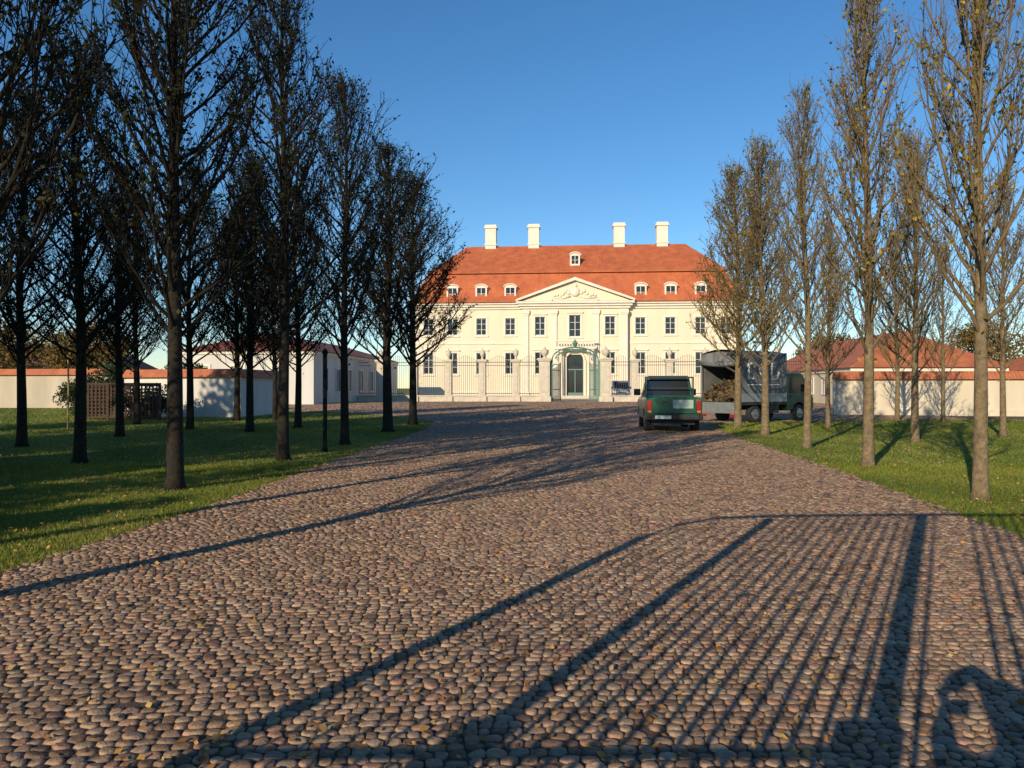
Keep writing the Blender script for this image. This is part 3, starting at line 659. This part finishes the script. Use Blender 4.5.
for s in (-1,1):
    lf=MB(); hx=s*2.2
    def lp(t,z): return (hx-s*.75*t, 2.0*t, z)
    lf.tube([lp(0,.1),lp(0,3.6)],.06,6).tube([lp(1,.1),lp(1,3.9)],.055,6)
    for z in (.15,1.2,3.1): lf.tube([lp(0,z),lp(1,z)],.045,6)
    for i in range(1,14): lf.tube([lp(i/14,.15),lp(i/14,3.2+.5*i/14)],.02,5)
    lf.tube([lp(t,3.4+.5*t+.15*math.sin(t*6)) for t in np.linspace(0,1,9)],.045,6)
    lf.build('gate_leaf',M['verdigris'],gt)
    po=MB().box(s*2.3-.14,s*2.3+.14,-.14,.14,0,4.2); po.build('gate_post',M['verdigris'],gt)
ar=MB()
ar.tube([(2.2*math.cos(t),0,4.2+1.1*math.sin(t)) for t in np.linspace(0,math.pi,17)],.08,6)
ar.tube([(1.9*math.cos(t),0,4.2+.8*math.sin(t)) for t in np.linspace(0,math.pi,17)],.065,6)
for s in (-1,1):
    for k in range(4):
        cx=s*(.35+k*.45); cz=5.15-.03*k-.1*k*k
        ar.tube([(cx+.2*(1-t/9)*math.cos(t)*s,0,cz+.2*(1-t/9)*math.sin(t)) for t in np.linspace(0,7,14)],.04,5)
ar.lathe(0,0,[(.05,5.3),(.2,5.5),(.28,5.7),(.1,5.95),(.02,6.1)],8)
ar.build('overthrow',M['verdigris'],gt)

# ------------------------------------------------------------------ vehicles
def wheel(parent, x, y, r, w, s):
    o=MB().lathe_y(x,r,[(r*.6,y-w/2),(r*.93,y-w/2),(r,y-w/2+.03),(r,y+w/2-.03),(r*.93,y+w/2),(r*.6,y+w/2)],24).build('wheel',M['tyre'],parent,smooth=False)
    yy=y+s*(w/2+.004)
    MB().lathe_y(x,r,[(r*.6,yy-.01),(r*.58,yy),(r*.35,yy),(r*.2,yy+.012),(r*.05,yy+.02)] if s>0 else [(r*.05,yy-.02),(r*.2,yy-.012),(r*.35,yy),(r*.58,yy),(r*.6,yy+.01)],20).build('rim',M['rim'],o)
    return o
def arch(cx, r, n=9, z0=.36):
    a0=math.asin(max(-1,min(1,(z0-.36)/r)))
    return [(cx-r*math.cos(t), .36+r*math.sin(t)) for t in np.linspace(a0,math.pi-a0,n)]
def prof_body(back, front, zsill, ztop_pts, wf, wr_, ra):
    return [(back,zsill)]+arch(wr_,ra,z0=zsill)+arch(wf,ra,z0=zsill)+[(front,zsill)]+ztop_pts
def pickup():
    X,Y=gp(672,432); e=empty('pickup_truck',(X+.22,Y+2.0,0),R(90)-AX-R(1.0),'green pickup truck with open bed seen from behind on the right of the drive','pickup truck')
    e.scale=(1.07,1.09,1.09)
    W=.91
    MB().prism_y(prof_body(-2.25,2.25,.42,[(2.32,.6),(2.3,.92),(2.1,1.04),(1.25,1.14),(-.62,1.14),(-.66,.86),(-2.28,.86),(-2.3,.6)],1.42,-1.38,.43),-W,W).build('body',M['greenpaint'],e,bevel=.03,segs=3)
    for s in (-1,1):
        y0,y1=sorted((s*(W+.006),s*(W-.06)))
        MB().box(-2.29,-.68,y0,y1,.80,1.16).build('bed_side',M['greenpaint'],e,bevel=.015)
    b=(-.62,1.25,-.86,.86); t=(-.48,.40,-.71,.71); zt=1.90
    MB().frustum(b,1.12,t,zt).build('cabin',M['greenpaint'],e,bevel=.07,segs=3)
    q=[(b[0],b[3],1.12),(b[0],b[2],1.12),(t[0],t[2],zt),(t[0],t[3],zt)]
    MB().pane(q,.06,.94,.10,.90,.006).build('rear_window',M['glass'],e)
    q=[(b[1],b[2],1.12),(b[1],b[3],1.12),(t[1],t[3],zt),(t[1],t[2],zt)]
    MB().pane(q,.07,.93,.08,.9,.006).build('windscreen',M['glass'],e)
    # load guard behind the cab
    g=MB().box(-.80,-.75,-.84,-.79,.86,1.86).box(-.80,-.75,.79,.84,.86,1.86).box(-.80,-.75,-.79,.79,1.81,1.86).box(-.79,-.76,-.79,.79,1.45,1.48)
    g.build('load_guard',M['plastic'],e)
    for s in (-1,1):
        yb,yt=(b[2],t[2]) if s<0 else (b[3],t[3])
        q=[(b[0],yb,1.12),(b[1],yb,1.12),(t[1],yt,zt),(t[0],yt,zt)] if s<0 else [(b[1],yb,1.12),(b[0],yb,1.12),(t[0],yt,zt),(t[1],yt,zt)]
        a_,b2=(.08,.86) if s<0 else (.14,.92)
        MB().pane(q,a_,b2,.13,.86,.006).build('side_window',M['glass'],e)
        MB().box(-2.345,-2.27,s*.80-.07,s*.80+.07,.74,1.06).build('tail_light',M['red'],e,bevel=.01)
        MB().box(-2.35,-2.28,s*.80-.06,s*.80+.06,.66,.73).build('indicator',M['amber'],e)
        MB().box(2.25,2.335,s*.62-.14,s*.62+.14,.72,.9).build('headlight',M['lens'],e,bevel=.01)
        MB().box(.80,.94,min(s*.88,s*1.12),max(s*.88,s*1.12),1.2,1.44).build('mirror',M['plastic'],e,bevel=.02)
        for x in (1.42,-1.38): wheel(e,x,s*.78,.36,.24,s)
    MB().box(-2.45,-2.25,-.92,.92,.42,.60).build('bumper',M['plastic'],e,bevel=.03)
    MB().box(2.25,2.42,-.92,.92,.42,.62).build('bumper',M['plastic'],e,bevel=.03)
    tg=MB().box(-2.345,-2.295,-.715,.715,.64,1.17).build('tailgate',M['greenpaint'],e,bevel=.012)
    MB().box(-2.36,-2.345,-.62,.04,.80,1.08).build('pale_panel',M['palegreen'],tg)
    MB().box(-2.365,-2.345,.2,.36,.98,1.03).build('handle',M['plastic'],tg)
    MB().box(-2.47,-2.45,.10,.62,.46,.57).build('number_plate',M['plate'],e)
    MB().box(-2.1,2.1,-.7,.7,.26,.44).build('underbody',M['plastic'],e)
pickup()

def truck():
    X,Y=gp(752,422); e=empty('box_truck',(X+.88,Y+1.0,gz(Y)),R(33),'dark green truck with grey tarpaulin body and open rear beside lime trunks','truck')
    e.scale=(1.07,1.05,1.05)
    W=1.05; FX=.25; C=-.70      # front end of the load body, cab shift
    MB().box(-2.9,2.6+C,-.4,-.28,.55,.75).box(-2.9,2.6+C,.28,.4,.55,.75).box(-2.9,FX,-W,W,.78,.92).box(-1.0,-.2,-1.0,-.6,.4,.75).build('chassis',M['plastic'],e)
    for s in (-1,1):
        y0,y1=sorted((s*W,s*(W-.04)))
        MB().box(-2.9,FX,y0,y1,.92,1.38).box(-2.92,-2.86,*sorted((s*(W+.01),s*(W-.05))),.92,3.1).box(FX-.05,FX+.01,*sorted((s*(W+.01),s*(W-.05))),.92,3.1).box(-1.3,-1.24,*sorted((s*(W+.01),s*(W-.05))),.92,1.4).build('side_board',M['alu'],e)
    MB().box(FX-.03,FX+.02,-W,W,.92,1.4).build('head_board',M['alu'],e)
    tp=MB()
    nx_,nz_=13,6; LL=FX+2.87
    for s in (-1,1):
        vs=[];fs=[]
        for i in range(nx_):
            for j in range(nz_):
                x=-2.88+LL*i/(nx_-1); z=1.3+1.78*j/(nz_-1)
                y=s*(W+.015-.035*math.sin(math.pi*((i%4)/4))*math.sin(math.pi*j/(nz_-1))-(.10 if j==nz_-1 else 0))
                vs.append((x,y,z))
        for i in range(nx_-1):
            for j in range(nz_-1): fs.append((i*nz_+j,(i+1)*nz_+j,(i+1)*nz_+j+1,i*nz_+j+1))
        tp.add(vs,fs)
    vs=[];fs=[]
    for i in range(nx_):
        for j in range(7):
            x=-2.88+LL*i/(nx_-1); u=-1+2*j/6; z=3.08+.14*(1-u*u)-.03*math.sin(math.pi*((i%4)/4)); vs.append((x,u*(W-.085),z))
    for i in range(nx_-1):
        for j in range(6): fs.append((i*7+j,(i+1)*7+j,(i+1)*7+j+1,i*7+j+1))
    tp.add(vs,fs); tp.box(FX+.005,FX+.02,-W+.02,W-.02,1.4,3.1)
    tp.build('tarpaulin',M['tarp'],e,smooth=True)
    # half raised rear flap, hanging in folds
    nf=15; vs=[];fs=[]
    for i in range(nf):
        u=-1+2*i/(nf-1)
        for j in range(4):
            vs.append((-2.90-.05*math.sin(i*1.7+j*.6)-.03*j, u*(W-.06), 3.12-.03*(u*u)*4-j*(.17+.03*math.sin(i*.8))))
    for i in range(nf-1):
        for j in range(3): fs.append((i*4+j,(i+1)*4+j,(i+1)*4+j+1,i*4+j+1))
    MB().add(vs,fs).tube([(-2.97,-.98,2.60),(-3.0,-.3,2.54),(-2.98,.4,2.57),(-2.97,.98,2.62)],[.10,.12,.11,.09],10).build('rolled_flap',M['tarp'],e,smooth=True)
    pr=MB(); y=-(W+.03)
    for k,x in enumerate((-2.05,-1.3,-.55)):
        pr.tube([(x+.24*math.cos(t),y,2.25+.34*math.sin(t)) for t in np.linspace(.6+k*.9,5.0+k*.6,12)],.05,5)
        if k!=1: pr.tube([(x-.24,y,1.9),(x-.22,y,2.63)],.05,5)
    pr.tube([(-2.3,y,1.66),(-.3,y,1.66)],.03,5)
    pr.build('side_print',M['tarplight'],e)
    MB().box(-2.99,-2.95,-W+.02,W-.02,.42,.9).box(-3.01,-2.99,-.9,-.5,.55,.75).build('tail_board',M['alu'],e,bevel=.01)
    for s in (-1,1):
        MB().box(-3.03,-2.98,s*.82-.13,s*.82+.13,.42-.16,.42-.04).build('tail_light',M['red'],e)
        for x in (-1.75,1.95+C): wheel(e,x,s*.86,.38,.25,s)
        MB().box(-2.2,-1.3,*sorted((s*.72,s*1.02)),.78,.80).build('mudguard',M['plastic'],e)
    n=4200; px_=rng.uniform(-2.85,FX-.3,n); py_=rng.uniform(-.97,.97,n); hh=1.0+1.35*np.exp(-((px_+1.0)**2)/1.8)*(.65+.35*np.sin(py_*3.2+px_*3))*rng.random(n)**.35
    lv,lf=leaf_quads(np.stack([px_,py_,hh+rng.normal(size=n)*.08],1),.17,rng)
    link('load',npmesh('load',lv,[lf],M['load'],np.repeat(rng.random(n),4)),e)
    prof=[(1.05,.5)]+[(1.95-.47*math.cos(t),.38+.47*math.sin(t)) for t in np.linspace(.26,math.pi-.26,9)]+[(2.85,.5),(2.98,.62),(2.96,1.1),(2.78,1.28),(2.25,2.12),(2.1,2.2),(1.12,2.2),(1.05,2.12)]
    MB().prism_y([(a+C,b_) for a,b_ in prof],-.97,.97).build('cab',M['darkgreen'],e,bevel=.05,segs=3)
    for s in (-1,1):
        y=s*.976
        vs=[(1.25+C,y,1.3),(2.52+C,y,1.3),(2.1+C,y,2.0),(1.25+C,y,2.0)]
        MB().add(vs,[(0,1,2,3) if s<0 else (3,2,1,0)]).build('side_window',M['glass'],e)
        MB().box(2.35+C,2.5+C,*sorted((s*1.0,s*1.22)),1.35,1.7).build('mirror',M['plastic'],e,bevel=.02)
        MB().box(1.3+C,1.45+C,*sorted((s*.97,s*1.0)),1.12,1.17).build('door_handle',M['plastic'],e)
        MB().box(2.93+C,2.99+C,s*.72-.16,s*.72+.16,.78,.98).build('headlight',M['lens'],e,bevel=.01)
    MB().pane([(2.78+C,-.97,1.28),(2.78+C,.97,1.28),(2.25+C,.97,2.12),(2.25+C,-.97,2.12)],.06,.94,.04,.96,.008).build('windscreen',M['glass'],e)
    MB().box(1.04+C,1.05+C,-.7,.7,1.4,1.9).build('rear_window',M['glass'],e)
truck()
def van():
    x,y=P(5.0,86); e=empty('parked_van',(x,y,gz(y)),R(-90)-AX,'silver van facing the camera in the court behind the right gate pier','van')
    MB().prism_y(prof_body(-2.4,2.35,.4,[(2.45,.6),(2.42,1.05),(2.2,1.22),(1.4,2.0),(1.2,2.15),(-2.3,2.15),(-2.42,1.9),(-2.42,.6)],1.6,-1.5,.42),-.95,.95).build('body',M['silver'],e,bevel=.08,segs=3)
    MB().pane([(2.2,-.95,1.22),(2.2,.95,1.22),(1.4,.95,2.0),(1.4,-.95,2.0)],.08,.92,.06,.95,.01).build('windscreen',M['glass'],e)
    for s in (-1,1):
        MB().box(2.36,2.45,s*.7-.17,s*.7+.17,.82,1.02).build('headlight',M['lens'],e,bevel=.01)
        MB().box(1.6,1.75,*sorted((s*.95,s*1.15)),1.25,1.5).build('mirror',M['plastic'],e,bevel=.02)
        MB().add([(.7,s*.957,1.25),(1.75,s*.957,1.25),(1.25,s*.957,1.9),(.7,s*.957,1.9)],[(0,1,2,3) if s<0 else (3,2,1,0)]).build('side_window',M['glass'],e)
        for x_ in (1.6,-1.5): wheel(e,x_,s*.82,.36,.22,s)
    MB().box(2.4,2.455,-.45,.45,.72,.9).box(2.4,2.5,-.95,.95,.38,.6).build('grille',M['plastic'],e,bevel=.02)
    MB().box(2.5,2.51,-.26,.26,.45,.56).build('number_plate',M['plate'],e)
van()

# ------------------------------------------------------------------ entrance gate and photographer (their shadows fall on the cobbles)
GY=-.25
eg=empty('entrance_gate',(-.14,GY,0),0,'tall black iron gate behind the camera casting barred shadows on the cobbles','gate')
f=MB(); f.box(-.36,-.25,-.05,.05,0,4.05).box(-3.26,-3.16,-.045,.045,0,3.45).box(-2.17,-2.08,-.045,.045,.1,3.9); f.box(2.7,2.8,-.05,.05,0,4.05)
f.build('post',M['black'],eg)
f=MB()
f.tube([(-.3,0,4.03),(-2.2,0,3.99),(-2.8,0,3.92),(-3.1,0,3.74),(-3.2,0,3.45)],.04,6)
f.tube([(-.3,0,4.03),(2.75,0,4.03)],.035,6)
f.box(-3.2,2.75,-.018,.018,.12,.18).box(-3.2,-.3,-.018,.018,1.46,1.50).box(.55,2.75,-.018,.018,1.46,1.50)
f.build('rail',M['black'],eg)
f=MB()
xb=-.44
while xb>-2.06: f.tube([(xb,0,.1),(xb,0,3.95)],.0175,6); xb-=.125
for xb in (-2.33,-2.5,-2.67,-2.84,-3.01): f.tube([(xb,0,.1),(xb,0,3.7)],.012,6)
f.tube([(-.14,0,.1),(-.14,0,4.0)],.0165,6)
xb=.29
while xb<2.7: f.tube([(xb,0,.1),(xb,0,4.0)],.0175,6); xb+=.125
f.build('bars',M['black'],eg)
f=MB().box(-.50,-.22,-.06,.06,1.34,1.60).box(-2.25,-2.0,-.05,.05,1.38,1.61); f.build('lock_case',M['black'],eg,bevel=.01)

def skin_obj(name, vs, es, rs, m, parent, sub=2):
    me=bpy.data.meshes.new(name); me.from_pydata(vs, es, []); me.update(); me.materials.append(m)
    o=bpy.data.objects.new(name, me); COL.objects.link(o); o.parent=parent
    o.modifiers.new('skin','SKIN').use_smooth_shade=True
    for i,r in enumerate(rs):
        sv=me.skin_vertices[0].data[i]; sv.radius=(r,r) if not isinstance(r,tuple) else r; sv.use_root=(i==0)
    s=o.modifiers.new('sub','SUBSURF'); s.levels=sub; s.render_levels=sub
    return o
pe=empty('person',(-.02,-.56,0),0,'person in dark jacket behind the gate, seen only as a shadow at bottom right','person')
vs=[(0,0,1.0),(0,0,1.22),(0,0,1.49),(0,.0,1.62),(0,.02,1.72),(0,.03,1.83),
    (-.1,0,.92),(-.11,.02,.52),(-.11,-.03,.09),(-.11,.14,.05),(.1,0,.92),(.11,.02,.52),(.11,-.03,.09),(.11,.14,.05),
    (-.20,0,1.53),(-.17,.24,1.49),(-.08,.42,1.59),(-.05,.46,1.62),(.19,0,1.54),(.0,.26,1.90),(-.06,.42,1.73),(-.07,.46,1.66)]
es=[(0,1),(1,2),(2,3),(3,4),(4,5),(0,6),(6,7),(7,8),(8,9),(0,10),(10,11),(11,12),(12,13),(2,14),(14,15),(15,16),(16,17),(2,18),(18,19),(19,20),(20,21)]
rs=[(.16,.12),(.14,.10),(.17,.11),.06,(.085,.10),(.08,.09),.09,.06,.042,.04,.09,.06,.042,.04,.05,.04,.028,.035,.05,.04,.028,.035]
skin_obj('body',vs,es,rs,M['skin'],pe)
ju=[0,1,2,14,15,16,18,19,20]; jm={k:i for i,k in enumerate(ju)}
jr=[(.19,.15),(.18,.14),(.20,.14),.085,.065,.05,.085,.06,.05]
skin_obj('jacket',[vs[k] for k in ju],[(jm[a],jm[b]) for a,b in es if a in jm and b in jm],jr,M['cloth'],pe)
ju=[0,6,7,8,10,11,12]; jm={k:i for i,k in enumerate(ju)}
skin_obj('trousers',[vs[k] for k in ju],[(jm[a],jm[b]) for a,b in es if a in jm and b in jm],[(.17,.13),.11,.08,.06,.11,.08,.06],M['denim'],pe)
MB().lathe(0,0.0,[(.10,1.76),(.115,1.82),(.10,1.89),(.05,1.93),(.01,1.94)],14).build('hair',M['hair'],pe,smooth=True)
ph=tag(MB().box(-.075,.075,-.074,-.066,1.565,1.64).build('mobile_phone',M['black'],bevel=.004),'black phone held up by the photographer, just behind the camera','phone')

# ------------------------------------------------------------------ light, world, camera
d=Vector((math.sin(AZ)*math.cos(EL), math.cos(AZ)*math.cos(EL), -math.sin(EL)))
sl=bpy.data.lights.new('sun','SUN'); sl.energy=5.0; sl.angle=R(.35); sl.color=(1.0,.85,.63)
so=bpy.data.objects.new('sun',sl); COL.objects.link(so); so.rotation_euler=d.to_track_quat('-Z','Y').to_euler(); so.location=(-10,-20,15)
w=bpy.data.worlds.new('World'); scn.world=w; w.use_nodes=True; nt=w.node_tree
sk=nt.nodes.new('ShaderNodeTexSky'); sk.sky_type='NISHITA'; sk.sun_disc=False; sk.sun_elevation=EL; sk.sun_rotation=R(180)+AZ
sk.air_density=1.0; sk.dust_density=0.0; sk.ozone_density=3.8; sk.altitude=50
hs=nt.nodes.new('ShaderNodeHueSaturation'); hs.inputs['Saturation'].default_value=1.18
bg=nt.nodes['Background']; bg.inputs['Strength'].default_value=.14
nt.links.new(sk.outputs[0],hs.inputs['Color']); nt.links.new(hs.outputs[0],bg.inputs['Color'])
cd=bpy.data.cameras.new('camera'); cd.sensor_width=36; cd.lens=F/1024*36; cd.clip_end=5000; cd.clip_start=.02
cam=bpy.data.objects.new('camera',cd); COL.objects.link(cam); cam.location=(0,0,CAMH)
cam.rotation_euler=(R(90)+math.atan2(HZ-384,F),0,0)
scn.camera=cam
scn.view_settings.view_transform='Standard'; scn.view_settings.look='None'; scn.view_settings.exposure=0
